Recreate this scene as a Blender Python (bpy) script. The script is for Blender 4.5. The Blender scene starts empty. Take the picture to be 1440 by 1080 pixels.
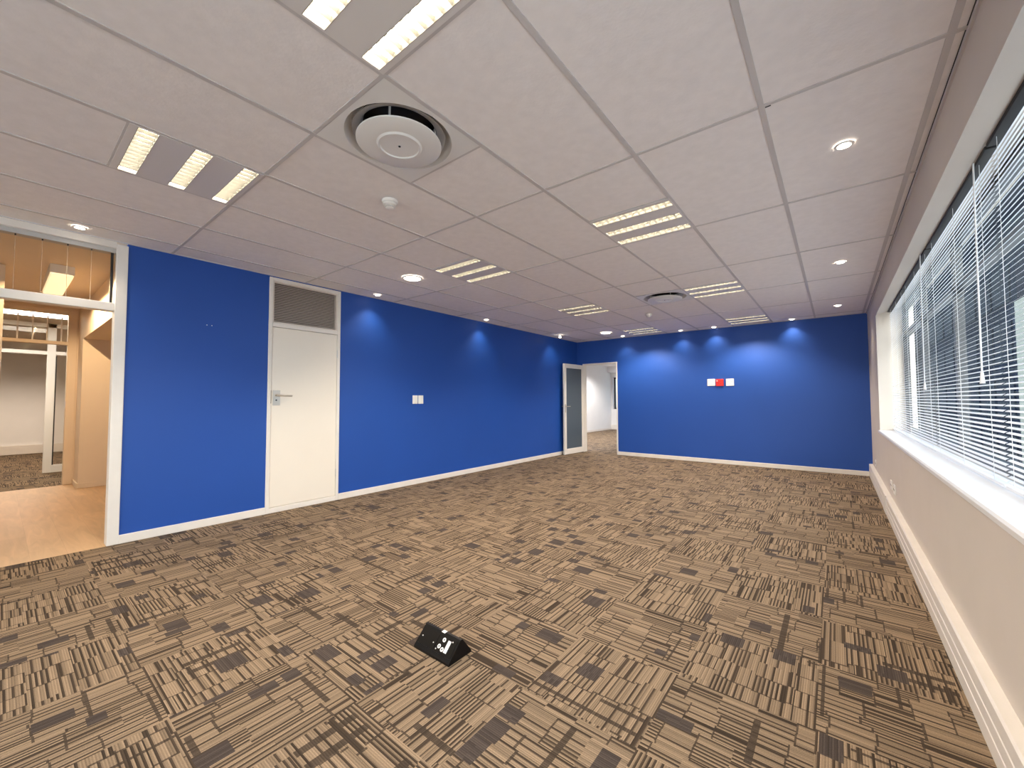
import bpy, math, random
from mathutils import Vector, Matrix
random.seed(7)
S = bpy.context.scene
COL = S.collection
R = math.radians

# ------------------------------------------------------------------ camera
# room frame: x across (blue wall at XL, window wall at XR), y into the room, z up; metres
XL, XR, YF, YB, H = -4.722, 0.42, 8.406, -3.4, 2.533
CZ = 1.186
yaw, pitch, roll, FPX = -0.6703, 0.0399, -0.0030, 573.84
cy, sy, cp, sp, cr, sr = math.cos(yaw), math.sin(yaw), math.cos(pitch), math.sin(pitch), math.cos(roll), math.sin(roll)
F = Vector((sy*cp, cy*cp, sp)); R0 = Vector((cy, -sy, 0)); U0 = R0.cross(F)
Rt = cr*R0 + sr*U0; Up = -sr*R0 + cr*U0
cam = bpy.data.cameras.new('camera'); cam_o = bpy.data.objects.new('camera', cam); COL.objects.link(cam_o)
cam.sensor_width = 36; cam.sensor_fit = 'HORIZONTAL'; cam.lens = FPX/1440*36; cam.clip_start = 0.05; cam.clip_end = 400
M = Matrix((Rt, Up, -F)).transposed().to_4x4(); M.translation = Vector((0, 0, CZ))
cam_o.matrix_world = M
S.camera = cam_o

# ------------------------------------------------------------------ view + world
S.view_settings.view_transform = 'Standard'; S.view_settings.look = 'None'
S.view_settings.gamma = 1; S.view_settings.exposure = 0.5; S.view_settings.use_curve_mapping = False
try:
    S.cycles.max_bounces = 10; S.cycles.diffuse_bounces = 6; S.cycles.transparent_max_bounces = 16
    S.cycles.caustics_reflective = True; S.cycles.sample_clamp_indirect = 6; S.cycles.blur_glossy = 0.5
except Exception: pass
SKY = 1.0      # sky facing the far end; made much brighter behind the camera to lift the ceiling
LAMP_W, DOWN_W = 80.0, 15.0
WARM = (1.0, 0.84, 0.66)
DOWN = (1.0, 0.86, 0.68)
w = bpy.data.worlds.new('world'); S.world = w; w.use_nodes = True
nt = w.node_tree; nt.nodes.clear()
tc = nt.nodes.new('ShaderNodeTexCoord'); sep = nt.nodes.new('ShaderNodeSeparateXYZ'); nt.links.new(tc.outputs['Generated'], sep.inputs[0])
rp = nt.nodes.new('ShaderNodeValToRGB'); nt.links.new(sep.outputs['Z'], rp.inputs[0])
rp.color_ramp.elements[0].position = 0.0; rp.color_ramp.elements[0].color = (0.50, 0.66, 0.86, 1)
rp.color_ramp.elements[1].position = 0.7; rp.color_ramp.elements[1].color = (0.20, 0.40, 0.75, 1)
nz = nt.nodes.new('ShaderNodeTexNoise'); nz.inputs['Scale'].default_value = 3.2; nz.inputs['Detail'].default_value = 5
nt.links.new(tc.outputs['Generated'], nz.inputs['Vector'])
r2 = nt.nodes.new('ShaderNodeValToRGB'); r2.color_ramp.elements[0].position = .48; r2.color_ramp.elements[1].position = .62
nt.links.new(nz.outputs[0], r2.inputs[0])
mx = nt.nodes.new('ShaderNodeMixRGB'); nt.links.new(r2.outputs[0], mx.inputs[0]); nt.links.new(rp.outputs[0], mx.inputs[1]); mx.inputs[2].default_value = (.82, .87, .95, 1)
bg = nt.nodes.new('ShaderNodeBackground'); nt.links.new(mx.outputs[0], bg.inputs[0]); 
ym = nt.nodes.new('ShaderNodeMapRange'); ym.interpolation_type = 'SMOOTHSTEP'; nt.links.new(sep.outputs['Y'], ym.inputs[0])
ym.inputs[1].default_value = .75; ym.inputs[2].default_value = -.75; ym.inputs[3].default_value = SKY; ym.inputs[4].default_value = 7.8
nt.links.new(ym.outputs[0], bg.inputs[1])
yc = nt.nodes.new('ShaderNodeMapRange'); yc.interpolation_type = 'SMOOTHSTEP'; nt.links.new(sep.outputs['Y'], yc.inputs[0]); yc.inputs[1].default_value = .1; yc.inputs[2].default_value = -.95
wm = nt.nodes.new('ShaderNodeMixRGB'); nt.links.new(yc.outputs[0], wm.inputs[0]); nt.links.new(mx.outputs[0], wm.inputs[1]); wm.inputs[2].default_value = (.80, .73, .67, 1)
nt.links.new(wm.outputs[0], bg.inputs[0])
wo = nt.nodes.new('ShaderNodeOutputWorld'); nt.links.new(bg.outputs[0], wo.inputs[0])

# ------------------------------------------------------------------ materials
def mat(name, col, rough=.6, metal=0, spec=.5, bump=0, bscale=60, var=0, vscale=3, emit=None, estr=0):
    m = bpy.data.materials.new(name); m.use_nodes = True; t = m.node_tree; b = t.nodes['Principled BSDF']
    b.inputs['Base Color'].default_value = (*col, 1); b.inputs['Roughness'].default_value = rough
    b.inputs['Metallic'].default_value = metal; b.inputs['Specular IOR Level'].default_value = spec
    if bump or var:
        g = t.nodes.new('ShaderNodeNewGeometry')
    if bump:
        n = t.nodes.new('ShaderNodeTexNoise'); n.inputs['Scale'].default_value = bscale; n.inputs['Detail'].default_value = 4
        t.links.new(g.outputs['Position'], n.inputs['Vector'])
        bp = t.nodes.new('ShaderNodeBump'); bp.inputs['Strength'].default_value = bump; bp.inputs['Distance'].default_value = .004
        t.links.new(n.outputs[0], bp.inputs['Height']); t.links.new(bp.outputs[0], b.inputs['Normal'])
    if var:
        n = t.nodes.new('ShaderNodeTexNoise'); n.inputs['Scale'].default_value = vscale; n.inputs['Detail'].default_value = 5
        t.links.new(g.outputs['Position'], n.inputs['Vector'])
        mr = t.nodes.new('ShaderNodeMapRange'); mr.inputs[1].default_value = .3; mr.inputs[2].default_value = .7
        mr.inputs[3].default_value = 1-var; mr.inputs[4].default_value = 1+var
        t.links.new(n.outputs[0], mr.inputs[0])
        vm = t.nodes.new('ShaderNodeVectorMath'); vm.operation = 'SCALE'; vm.inputs[0].default_value = col
        t.links.new(mr.outputs[0], vm.inputs[3]); t.links.new(vm.outputs[0], b.inputs['Base Color'])
    if emit:
        b.inputs['Emission Color'].default_value = (*emit, 1); b.inputs['Emission Strength'].default_value = estr
    return m

def glass(name, tint=(.9, .95, .95), refl=1.0, film=None, filmfac=0):
    m = bpy.data.materials.new(name); m.use_nodes = True; t = m.node_tree; t.nodes.clear()
    tr = t.nodes.new('ShaderNodeBsdfTransparent'); tr.inputs[0].default_value = (*tint, 1)
    gl = t.nodes.new('ShaderNodeBsdfGlossy'); gl.inputs['Roughness'].default_value = .02
    fr = t.nodes.new('ShaderNodeFresnel'); fr.inputs[0].default_value = 1.5
    ml = t.nodes.new('ShaderNodeMath'); ml.operation = 'MULTIPLY'; ml.inputs[1].default_value = refl; t.links.new(fr.outputs[0], ml.inputs[0])
    base = tr
    if film:
        df = t.nodes.new('ShaderNodeBsdfDiffuse'); df.inputs[0].default_value = (*film, 1)
        m0 = t.nodes.new('ShaderNodeMixShader'); m0.inputs[0].default_value = filmfac
        t.links.new(tr.outputs[0], m0.inputs[1]); t.links.new(df.outputs[0], m0.inputs[2]); base = m0
    m1 = t.nodes.new('ShaderNodeMixShader'); t.links.new(ml.outputs[0], m1.inputs[0])
    t.links.new(base.outputs[0], m1.inputs[1]); t.links.new(gl.outputs[0], m1.inputs[2])
    o = t.nodes.new('ShaderNodeOutputMaterial'); t.links.new(m1.outputs[0], o.inputs[0])
    return m

def carpet_mat():
    m = bpy.data.materials.new('carpet'); m.use_nodes = True; t = m.node_tree; b = t.nodes['Principled BSDF']
    L = t.links
    def N(op, a, b_=None, c=None):
        n = t.nodes.new('ShaderNodeMath'); n.operation = op
        for i, v in enumerate((a, b_, c)):
            if v is None: continue
            if isinstance(v, (int, float)): n.inputs[i].default_value = v
            else: L.new(v, n.inputs[i])
        return n.outputs[0]
    def WN(x, y, z=0.0):
        c = t.nodes.new('ShaderNodeCombineXYZ')
        for i, v in enumerate((x, y, z)):
            if isinstance(v, (int, float)): c.inputs[i].default_value = v
            else: L.new(v, c.inputs[i])
        n = t.nodes.new('ShaderNodeTexWhiteNoise'); n.noise_dimensions = '3D'; L.new(c.outputs[0], n.inputs['Vector'])
        return n.outputs['Value']
    g = t.nodes.new('ShaderNodeNewGeometry'); s = t.nodes.new('ShaderNodeSeparateXYZ'); L.new(g.outputs['Position'], s.inputs[0])
    TS = 1/.4745
    X = N('MULTIPLY', N('ADD', s.outputs[0], 1.987+.4745*40), TS); Y = N('MULTIPLY', N('ADD', s.outputs[1], -.436+.4745*40), TS)
    cx, cy_ = N('FLOOR', X), N('FLOOR', Y); fx, fy = N('FRACT', X), N('FRACT', Y)
    ip = N('FLOOR', N('ADD', N('MODULO', N('ADD', cx, cy_), 2.0), .5))          # 0: stripes along y, 1: stripes along x
    par = N('SUBTRACT', 1.0, ip)
    u = N('ADD', N('MULTIPLY', fx, ip), N('MULTIPLY', fy, par))                  # along the stripes
    v = N('ADD', N('MULTIPLY', fy, ip), N('MULTIPLY', fx, par))                  # across
    cid = N('ADD', N('MULTIPLY', cx, 3.17), N('MULTIPLY', cy_, 7.31))
    rc = WN(cid, 1.5)
    # flip tiles at random so neighbours differ
    flip = N('GREATER_THAN', rc, .5)
    v2 = N('ABSOLUTE', N('SUBTRACT', v, flip)); u2 = N('ABSOLUTE', N('SUBTRACT', u, N('GREATER_THAN', WN(cid, 2.5), .5)))
    NL = 60.0
    k = N('FLOOR', N('MULTIPLY', v2, NL))
    vb = N('FLOOR', N('ADD', N('MULTIPLY', v2, 3.4), WN(cid, 3.5)))               # broad bands across the stripes
    # segments along the stripe; their boundaries step from band to band
    vstep = N('FLOOR', N('ADD', N('MULTIPLY', v2, 7.0), WN(cid, 3.7)))
    uu = N('ADD', N('MULTIPLY', u2, N('ADD', 2.2, N('MULTIPLY', WN(cid, vb, 4.5), 2.6))), N('ADD', WN(cid, vb, 5.5), N('MULTIPLY', WN(cid, vstep, 5.7), .12)))
    seg = N('FLOOR', uu); fs = N('FRACT', uu)
    sid = N('ADD', N('MULTIPLY', seg, 5.3), N('MULTIPLY', vb, 11.7))
    trans = N('MULTIPLY', N('LESS_THAN', fs, .05), N('GREATER_THAN', WN(cid, sid, 9.5), .3))
    # one dark pile line every two to six, regular inside a patch, now and then missing
    per = N('ADD', 2.0, N('FLOOR', N('MULTIPLY', WN(cid, sid, N('ADD', vstep, 6.5)), 4.2)))
    kk = N('MODULO', N('ADD', k, N('FLOOR', N('MULTIPLY', WN(cid, sid, 7.5), 5.0))), per)
    dark = N('MULTIPLY', N('LESS_THAN', kk, .5), N('GREATER_THAN', WN(k, N('ADD', sid, cid), 8.5), .18))
    dark = N('MAXIMUM', dark, N('LESS_THAN', WN(k, N('ADD', sid, cid), 8.9), .07))
    # solid dark blocks, a few to a tile
    bu = N('ADD', N('MULTIPLY', u2, 3.7), WN(cid, 12.5)); bv = N('ADD', N('MULTIPLY', v2, 4.3), WN(cid, 13.5))
    bid = WN(N('FLOOR', bu), N('FLOOR', bv), cid)
    bw = N('ADD', .40, N('MULTIPLY', WN(bid, 14.5), .6)); bh = N('ADD', .40, N('MULTIPLY', WN(bid, 15.5), .6))
    blk = N('MULTIPLY', N('MULTIPLY', N('LESS_THAN', bid, .12), N('LESS_THAN', N('FRACT', bu), bw)), N('LESS_THAN', N('FRACT', bv), bh))
    # bars: dark bands crossing the stripes
    bb = N('ADD', N('MULTIPLY', u2, 6.0), WN(cid, 16.5)); cc = N('ADD', N('MULTIPLY', v2, 2.1), WN(cid, 17.5))
    bar = N('MULTIPLY', N('LESS_THAN', WN(N('FLOOR', bb), N('FLOOR', cc), N('ADD', cid, .37)), .13), N('LESS_THAN', N('FRACT', bb), N('ADD', .12, N('MULTIPLY', WN(cid, 18.5), .30))))
    # tuft speckle and ribs
    nz = t.nodes.new('ShaderNodeTexNoise'); nz.inputs['Scale'].default_value = 260; nz.inputs['Detail'].default_value = 2; L.new(g.outputs['Position'], nz.inputs['Vector'])
    rib = N('SINE', N('MULTIPLY', N('MULTIPLY', v2, NL), 2*math.pi))
    ribf = N('ADD', .90, N('MULTIPLY', rib, .17))
    spk = N('ADD', .62, N('MULTIPLY', nz.outputs[0], .76))
    def C(c):
        n = t.nodes.new('ShaderNodeRGB'); n.outputs[0].default_value = (*c, 1); return n.outputs[0]
    def MIX(f, a, b_):
        n = t.nodes.new('ShaderNodeMixRGB')
        if isinstance(f, (int, float)): n.inputs[0].default_value = f
        else: L.new(f, n.inputs[0])
        L.new(a, n.inputs[1]); L.new(b_, n.inputs[2]); return n.outputs[0]
    lightc = C((.275, .200, .132))
    # each line a slightly different light
    lv = N('ADD', .72, N('MULTIPLY', WN(k, sid, N('ADD', cid, .5)), .46))
    darkc = C((.062, .044, .030))
    col = MIX(dark, lightc, darkc)
    bd = N('MAXIMUM', N('MULTIPLY', trans, .85), N('MULTIPLY', bar, .9))
    col = MIX(bd, col, C((.062, .045, .032)))
    col = MIX(blk, col, C((.076, .059, .050)))
    sc = t.nodes.new('ShaderNodeVectorMath'); sc.operation = 'SCALE'; L.new(col, sc.inputs[0])
    L.new(N('MULTIPLY', N('MULTIPLY', spk, ribf), lv), sc.inputs[3])
    L.new(sc.outputs[0], b.inputs['Base Color']); b.inputs['Roughness'].default_value = .95; b.inputs['Specular IOR Level'].default_value = .15
    bp = t.nodes.new('ShaderNodeBump'); bp.inputs['Strength'].default_value = .35; bp.inputs['Distance'].default_value = .002
    L.new(N('ADD', nz.outputs[0], N('MULTIPLY', rib, .2)), bp.inputs['Height']); L.new(bp.outputs[0], b.inputs['Normal'])
    return m

def laminate_mat():
    m = bpy.data.materials.new('laminate'); m.use_nodes = True; t = m.node_tree; b = t.nodes['Principled BSDF']; L = t.links
    g = t.nodes.new('ShaderNodeNewGeometry'); mp = t.nodes.new('ShaderNodeMapping'); L.new(g.outputs['Position'], mp.inputs[0])
    br = t.nodes.new('ShaderNodeTexBrick'); L.new(mp.outputs[0], br.inputs['Vector'])
    br.inputs['Scale'].default_value = 1; br.inputs['Brick Width'].default_value = 1.25; br.inputs['Row Height'].default_value = .19
    br.inputs['Mortar Size'].default_value = .001; br.inputs['Color1'].default_value = (.56, .375, .215, 1); br.inputs['Color2'].default_value = (.50, .33, .185, 1)
    br.inputs['Mortar'].default_value = (.44, .285, .16, 1)
    m2 = t.nodes.new('ShaderNodeMapping'); m2.inputs['Scale'].default_value = (1.2, 9, 1); L.new(g.outputs['Position'], m2.inputs[0])
    n = t.nodes.new('ShaderNodeTexNoise'); n.inputs['Scale'].default_value = 1.6; n.inputs['Detail'].default_value = 7; n.inputs['Distortion'].default_value = 1.2
    L.new(m2.outputs[0], n.inputs['Vector'])
    mr = t.nodes.new('ShaderNodeMapRange'); mr.inputs[1].default_value = .3; mr.inputs[2].default_value = .7; mr.inputs[3].default_value = .85; mr.inputs[4].default_value = 1.1
    L.new(n.outputs[0], mr.inputs[0]); sc = t.nodes.new('ShaderNodeVectorMath'); sc.operation = 'SCALE'
    L.new(br.outputs[0], sc.inputs[0]); L.new(mr.outputs[0], sc.inputs[3]); L.new(sc.outputs[0], b.inputs['Base Color'])
    b.inputs['Roughness'].default_value = .38
    return m

MT = dict(
    carpet=carpet_mat(), laminate=laminate_mat(),
    blue=mat('blue_paint', (.0085, .070, .36), .55, bump=.08, bscale=220, var=.03, vscale=1.4),
    wall=mat('white_wall_paint', (.64, .58, .52), .7, bump=.08, bscale=180, var=.02),
    cream=mat('cream_wall_paint', (.72, .60, .46), .7, bump=.06, bscale=180, var=.02),
    farwhite=mat('far_room_paint', (.82, .82, .82), .7, var=.02),
    tile=mat('ceiling_tile', (.88, .84, .83), .9, bump=.22, bscale=75, var=.03, vscale=18),
    tee=mat('ceiling_tee_enamel', (.60, .57, .565), .55),
    joint=mat('silicone_joint', (.50, .40, .28), .6),
    void=mat('ceiling_void', (.05, .05, .05), .9),
    trim=mat('trim_enamel', (.78, .74, .69), .4, var=.03, vscale=8),
    door=mat('door_enamel', (.84, .78, .69), .38, var=.015, vscale=2),
    alu=mat('aluminium', (.62, .62, .62), .35, metal=.9),
    chrome=mat('chrome', (.60, .55, .48), .38, metal=1),
    white=mat('white_plastic', (.86, .84, .80), .35),
    wplate=mat('white_enamel_metal', (.80, .79, .77), .4),
    grey=mat('grey_enamel', (.50, .49, .485), .5),
    hgrey=mat('housing_grey', (.74, .71, .69), .35),
    refl=mat('bright_reflector', (.80, .77, .70), .25, metal=.9),
    louv=mat('louver_blade', (.40, .38, .33), .4, metal=.3),
    red=mat('red_plastic', (.70, .012, .008), .35),
    black=mat('black_plastic', (.005, .0045, .0045), .4, spec=.25),
    black2=mat('black_face_plate', (.007, .006, .005), .35, spec=.25),
    dark=mat('dark_rubber', (.012, .012, .014), .5),
    slat=mat('blind_slat', (.80, .82, .86), .35, var=.02),
    cord=mat('blind_cord', (.75, .76, .78), .6),
    wand=mat('clear_wand', (.75, .77, .80), .15),
    sill=mat('sill_paint', (.80, .80, .80), .35, var=.03, vscale=9),
    winfr=mat('window_frame_paint', (.035, .04, .05), .4),
    vent=mat('louvre_grille_enamel', (.72, .65, .59), .5),
    vback=mat('vent_back', (.22, .19, .17), .8),
    tube=mat('fluorescent_tube', (1, 1, 1), .4, emit=(1.0, .92, .78), estr=10),
    tubew=mat('strip_light_diffuser', (1, 1, 1), .4, emit=(1.0, .80, .48), estr=.72),
    strip=mat('strip_light_panel', (1, 1, 1), .4, emit=(1.0, .93, .80), estr=9),
    bulb=mat('halogen_lens', (1, 1, 1), .3, emit=(1.0, .90, .74), estr=14),
    glass=glass('window_glass', refl=.08), pglass=glass('partition_glass', (.96, .95, .93), .8),
    film=glass('frosted_film_glass', (.55, .6, .62), 1.2, (.12, .16, .21), .72),
    concrete=mat('pale_concrete', (.66, .60, .53), .8, var=.08, vscale=.6),
    facade=mat('dark_facade', (.007, .009, .014), .9, spec=.05, var=.15, vscale=.4),
    fglass=mat('dark_facade_glazing', (.004, .006, .010), .5, spec=.04),
    pale=mat('pale_facade', (.17, .165, .13), .8, var=.06, vscale=.5),
)

# ------------------------------------------------------------------ mesh helpers
class MB:
    def __init__(s): s.v = []; s.f = []; s.sm = []
    def quad(s, *p, smooth=False):
        n = len(s.v); s.v += [tuple(q) for q in p]; s.f.append(tuple(range(n, n+len(p)))); s.sm.append(smooth); return s
    def box(s, a, b, bev=0.0):
        x0, y0, z0 = [min(a[i], b[i]) for i in range(3)]; x1, y1, z1 = [max(a[i], b[i]) for i in range(3)]
        if bev <= 0:
            n = len(s.v)
            s.v += [(x0,y0,z0),(x1,y0,z0),(x1,y1,z0),(x0,y1,z0),(x0,y0,z1),(x1,y0,z1),(x1,y1,z1),(x0,y1,z1)]
            for f in ((3,2,1,0),(4,5,6,7),(0,1,5,4),(1,2,6,5),(2,3,7,6),(3,0,4,7)): s.f.append(tuple(n+i for i in f)); s.sm.append(False)
            return s
        b_ = min(bev, (x1-x0)*.45, (y1-y0)*.45, (z1-z0)*.45)
        idx = {}
        n = len(s.v)
        for ix, iy, iz in [(i, j, k) for i in (0, 1) for j in (0, 1) for k in (0, 1)]:
            X, Y, Z = (x0, x1)[ix], (y0, y1)[iy], (z0, z1)[iz]; dx, dy, dz = (b_, -b_)[ix], (b_, -b_)[iy], (b_, -b_)[iz]
            for ax, p in enumerate(((X, Y+dy, Z+dz), (X+dx, Y, Z+dz), (X+dx, Y+dy, Z))):
                idx[(ix, iy, iz, ax)] = len(s.v); s.v.append(p)
        def add(*k): s.f.append(tuple(idx[q] for q in k)); s.sm.append(False)
        cyc = [(0, 0), (1, 0), (1, 1), (0, 1)]
        for e in (0, 1):
            o = cyc if e else cyc[::-1]
            add(*[(e, a_, c_, 0) for a_, c_ in o]); add(*[(c_, e, a_, 1) for a_, c_ in o]); add(*[(a_, c_, e, 2) for a_, c_ in o])
        for a_ in (0, 1):
            for c_ in (0, 1):
                add((0, a_, c_, 1), (1, a_, c_, 1), (1, a_, c_, 2), (0, a_, c_, 2))
                add((a_, 0, c_, 0), (a_, 1, c_, 0), (a_, 1, c_, 2), (a_, 0, c_, 2))
                add((a_, c_, 0, 0), (a_, c_, 1, 0), (a_, c_, 1, 1), (a_, c_, 0, 1))
        for i in (0, 1):
            for j in (0, 1):
                for k in (0, 1): add((i, j, k, 0), (i, j, k, 1), (i, j, k, 2))
        return s
    def lathe(s, prof, c=(0, 0, 0), n=48, closed=False, axis='z', smooth=True):
        base = len(s.v)
        for r, h in prof:
            for i in range(n):
                a = 2*math.pi*i/n; p = (r*math.cos(a), r*math.sin(a), h)
                if axis == 'x': p = (h, p[0], p[1])
                if axis == 'y': p = (p[0], h, p[1])
                s.v.append((c[0]+p[0], c[1]+p[1], c[2]+p[2]))
        for j in range(len(prof)-1):
            for i in range(n):
                i2 = (i+1) % n; s.f.append((base+j*n+i, base+j*n+i2, base+(j+1)*n+i2, base+(j+1)*n+i)); s.sm.append(smooth)
        for j, (r, h) in ((0, prof[0]), (len(prof)-1, prof[-1])):
            if closed and r > 1e-6: s.f.append(tuple(base+j*n+i for i in range(n))); s.sm.append(False)
        return s
    def tube(s, pts, r, n=8, caps=True):
        pts = [Vector(p) for p in pts]; base = len(s.v); rings = []
        for i, p in enumerate(pts):
            d = (pts[min(i+1, len(pts)-1)] - pts[max(i-1, 0)]).normalized()
            a = d.cross(Vector((0, 0, 1)) if abs(d.z) < .9 else Vector((1, 0, 0))).normalized(); b = d.cross(a)
            rr = r[i] if isinstance(r, (list, tuple)) else r
            rings.append([len(s.v)+j for j in range(n)])
            for j in range(n):
                t = 2*math.pi*j/n; s.v.append(tuple(p+a*rr*math.cos(t)+b*rr*math.sin(t)))
        for i in range(len(pts)-1):
            for j in range(n):
                j2 = (j+1) % n; s.f.append((rings[i][j], rings[i][j2], rings[i+1][j2], rings[i+1][j])); s.sm.append(True)
        if caps: s.f.append(tuple(rings[0][::-1])); s.f.append(tuple(rings[-1])); s.sm += [False, False]
        return s
    def build(s, name, m, parent=None, local=None):
        me = bpy.data.meshes.new(name); v = s.v
        if local: v = [(p[0]-local[0], p[1]-local[1], p[2]-local[2]) for p in v]
        me.from_pydata(v, [], s.f); me.materials.append(m if not isinstance(m, str) else MT[m])
        import bmesh
        b = bmesh.new(); b.from_mesh(me); bmesh.ops.remove_doubles(b, verts=b.verts, dist=1e-6); bmesh.ops.recalc_face_normals(b, faces=b.faces); b.to_mesh(me); b.free()
        if any(s.sm):
            for p in me.polygons: p.use_smooth = True
            me.set_sharp_from_angle(angle=R(32))
        o = bpy.data.objects.new(name, me); COL.objects.link(o)
        if parent: o.parent = parent
        if local and not parent: o.location = local
        return o

def tag(o, label=None, cat=None, group=None, kind=None):
    if label: o['label'] = label
    if cat: o['category'] = cat
    if group: o['group'] = group
    if kind: o['kind'] = kind
    return o
def empty(name, loc, label, cat, group=None, kind=None, rz=0):
    o = bpy.data.objects.new(name, None); COL.objects.link(o); o.location = loc; o.rotation_euler = (0, 0, rz); o.empty_display_size = .1
    return tag(o, label, cat, group, kind)
def struct(name, mb, m, label=None, parent=None):
    o = mb.build(name, m, parent)
    if not parent: o['kind'] = 'structure'
    if label: o['label'] = label
    return o
def copy_tree(o, parent=None):
    c = o.copy(); COL.objects.link(c)
    if parent: c.parent = parent
    for ch in list(o.children): copy_tree(ch, c)
    return c
def spot(name, loc, power, col, angle, blend, parent=None, radius=0.0, direction=None):
    l = bpy.data.lights.new(name, 'SPOT'); l.energy = power; l.color = col; l.spot_size = R(angle); l.spot_blend = blend; l.shadow_soft_size = radius
    o = bpy.data.objects.new(name, l); COL.objects.link(o); o.location = loc
    if direction: o.rotation_euler = Vector(direction).to_track_quat('-Z', 'Y').to_euler()
    if parent: o.parent = parent
    return o

# ------------------------------------------------------------------ floors
struct('floor', MB().quad((XL, YB, 0), (XR+.2, YB, 0), (XR+.2, YF+.12, 0), (XL, YF+.12, 0)), 'carpet', 'patterned brown carpet tiles across the empty office')
struct('floor_far_room', MB().quad((-9.2, YF+.12, 0), (.6, YF+.12, 0), (.6, 15.6, 0), (-9.2, 15.6, 0)), 'carpet', 'carpet tiles of the room beyond the far doorway')
struct('floor_corridor', MB().quad((-8.65, -3.4, 0), (XL, -3.4, 0), (XL, 3.2, 0), (-8.65, 3.2, 0)), 'laminate', 'pale wood laminate floor beyond the left opening')
struct('floor_back_office', MB().quad((-14.5, -3.4, 0), (-8.65, -3.4, 0), (-8.65, 3.2, 0), (-14.5, 3.2, 0)), 'carpet', 'carpet of the office beyond the laminate floor')

# ------------------------------------------------------------------ left wall (blue), x = XL, 0.10 thick
W = MB()
T = .10
DY0, DY1 = 1.777, 2.579            # white door frame
W.box((XL-T, .66, 0), (XL, DY0, H)); W.box((XL-T, DY1, 0), (XL, YF+.1, H))
W.box((XL-T, DY0, 2.51), (XL, DY1, H))
struct('wall_left', W, 'blue', 'bright blue painted wall with a white door in it')
struct('wall_left_rear', MB().box((XL-T, YB, 0), (XL, -1.5, H)), 'blue', 'blue wall beyond the left opening, behind the camera')
# baseboards
def skirt(name, segs, label):
    b = MB()
    for a, c in segs: b.box(a, c, .003)
    return struct(name, b, 'trim', label)
skirt('baseboard_left', [((XL, .66, 0), (XL+.015, DY0, .072)), ((XL, DY1, 0), (XL+.015, YF, .072))], 'white baseboard along the long blue wall')
FDX0, FDX1, FDZ = -4.575, -3.725, 2.02          # far doorway outer frame
skirt('baseboard_far', [((XL, YF-.015, 0), (FDX0, YF, .072)), ((FDX1, YF-.015, 0), (XR-.045, YF, .072))], 'white baseboard along the far blue wall')
# ------------------------------------------------------------------ far wall
W = MB(); W.box((XL-.1, YF, 0), (FDX0, YF+.12, H)); W.box((FDX1, YF, 0), (XR, YF+.12, H)); W.box((FDX0, YF, FDZ), (FDX1, YF+.12, H))
struct('wall_far', W, 'blue', 'far blue wall washed by ceiling spotlights')
W = MB(); W.box((XL, YB-.2, 0), (XR, YB, .5)); W.box((XL, YB-.2, 2.42), (XR, YB, H)); W.box((XL, YB-.2, .5), (XL+.25, YB, 2.42)); W.box((XR-.2, YB-.2, .5), (XR, YB, 2.42))
struct('wall_back', W, 'wall', 'white wall behind the camera with an added unseen window')
wb = empty('added_window', (XL+.25, YB-.1, .5), 'unseen wide window added behind the camera for daylight', 'window', kind='structure')  # invented opening, added to bring more daylight onto the ceiling
fr = MB()
for i in range(5):
    x = XL+.25+i*(XR-.2-XL-.25-.05)/4; fr.box((x, YB-.12, .5), (x+.05, YB-.07, 2.42))
fr.box((XL+.25, YB-.12, .5), (XR-.2, YB-.07, .55)); fr.box((XL+.25, YB-.12, 2.37), (XR-.2, YB-.07, 2.42))
fr.build('window_frame', 'winfr', wb, (XL+.25, YB-.1, .5))
MB().box((XL+.25, YB-.1, .5), (XR-.2, YB-.094, 2.42)).build('pane', 'glass', wb, (XL+.25, YB-.1, .5))

# ------------------------------------------------------------------ window wall, x = XR
WY0, WY1, WZ0, WZ1 = 1.02, 6.82, .80, 2.235
XB = .66                                            # window plane
W = MB()
W.box((XR, YB, 0), (XR+.34, YF+.1, WZ0)); W.box((XR, WY1, WZ0), (XR+.34, YF+.1, H)); W.box((XR, .90, WZ0), (XR+.34, WY0, H)); W.box((XR, YB, WZ0), (XR+.34, -3.1, H))
W.box((XR, -3.1, WZ1), (XR+.34, .90, H))
n = len(W.v)                                        # lintel with a gently rising soffit
W.v += [(XR, WY0, WZ1), (XR+.24, WY0, WZ1+.075), (XR+.34, WY0, WZ1+.075), (XR+.34, WY0, H), (XR, WY0, H),
        (XR, WY1, WZ1), (XR+.24, WY1, WZ1+.075), (XR+.34, WY1, WZ1+.075), (XR+.34, WY1, H), (XR, WY1, H)]
W.f += [(n, n+1, n+2, n+3, n+4), (n+9, n+8, n+7, n+6, n+5)] + [(n+i, n+5+i, n+5+(i+1) % 5, n+(i+1) % 5) for i in range(5)]; W.sm += [False]*7
struct('wall_right', W, 'wall', 'white window wall on the right')
struct('trim_1', MB().box((XR-.02, WY0, WZ0-.03), (XB-.02, WY1, WZ0+.004), .008), 'sill', 'white window sill below the blinds')
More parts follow.
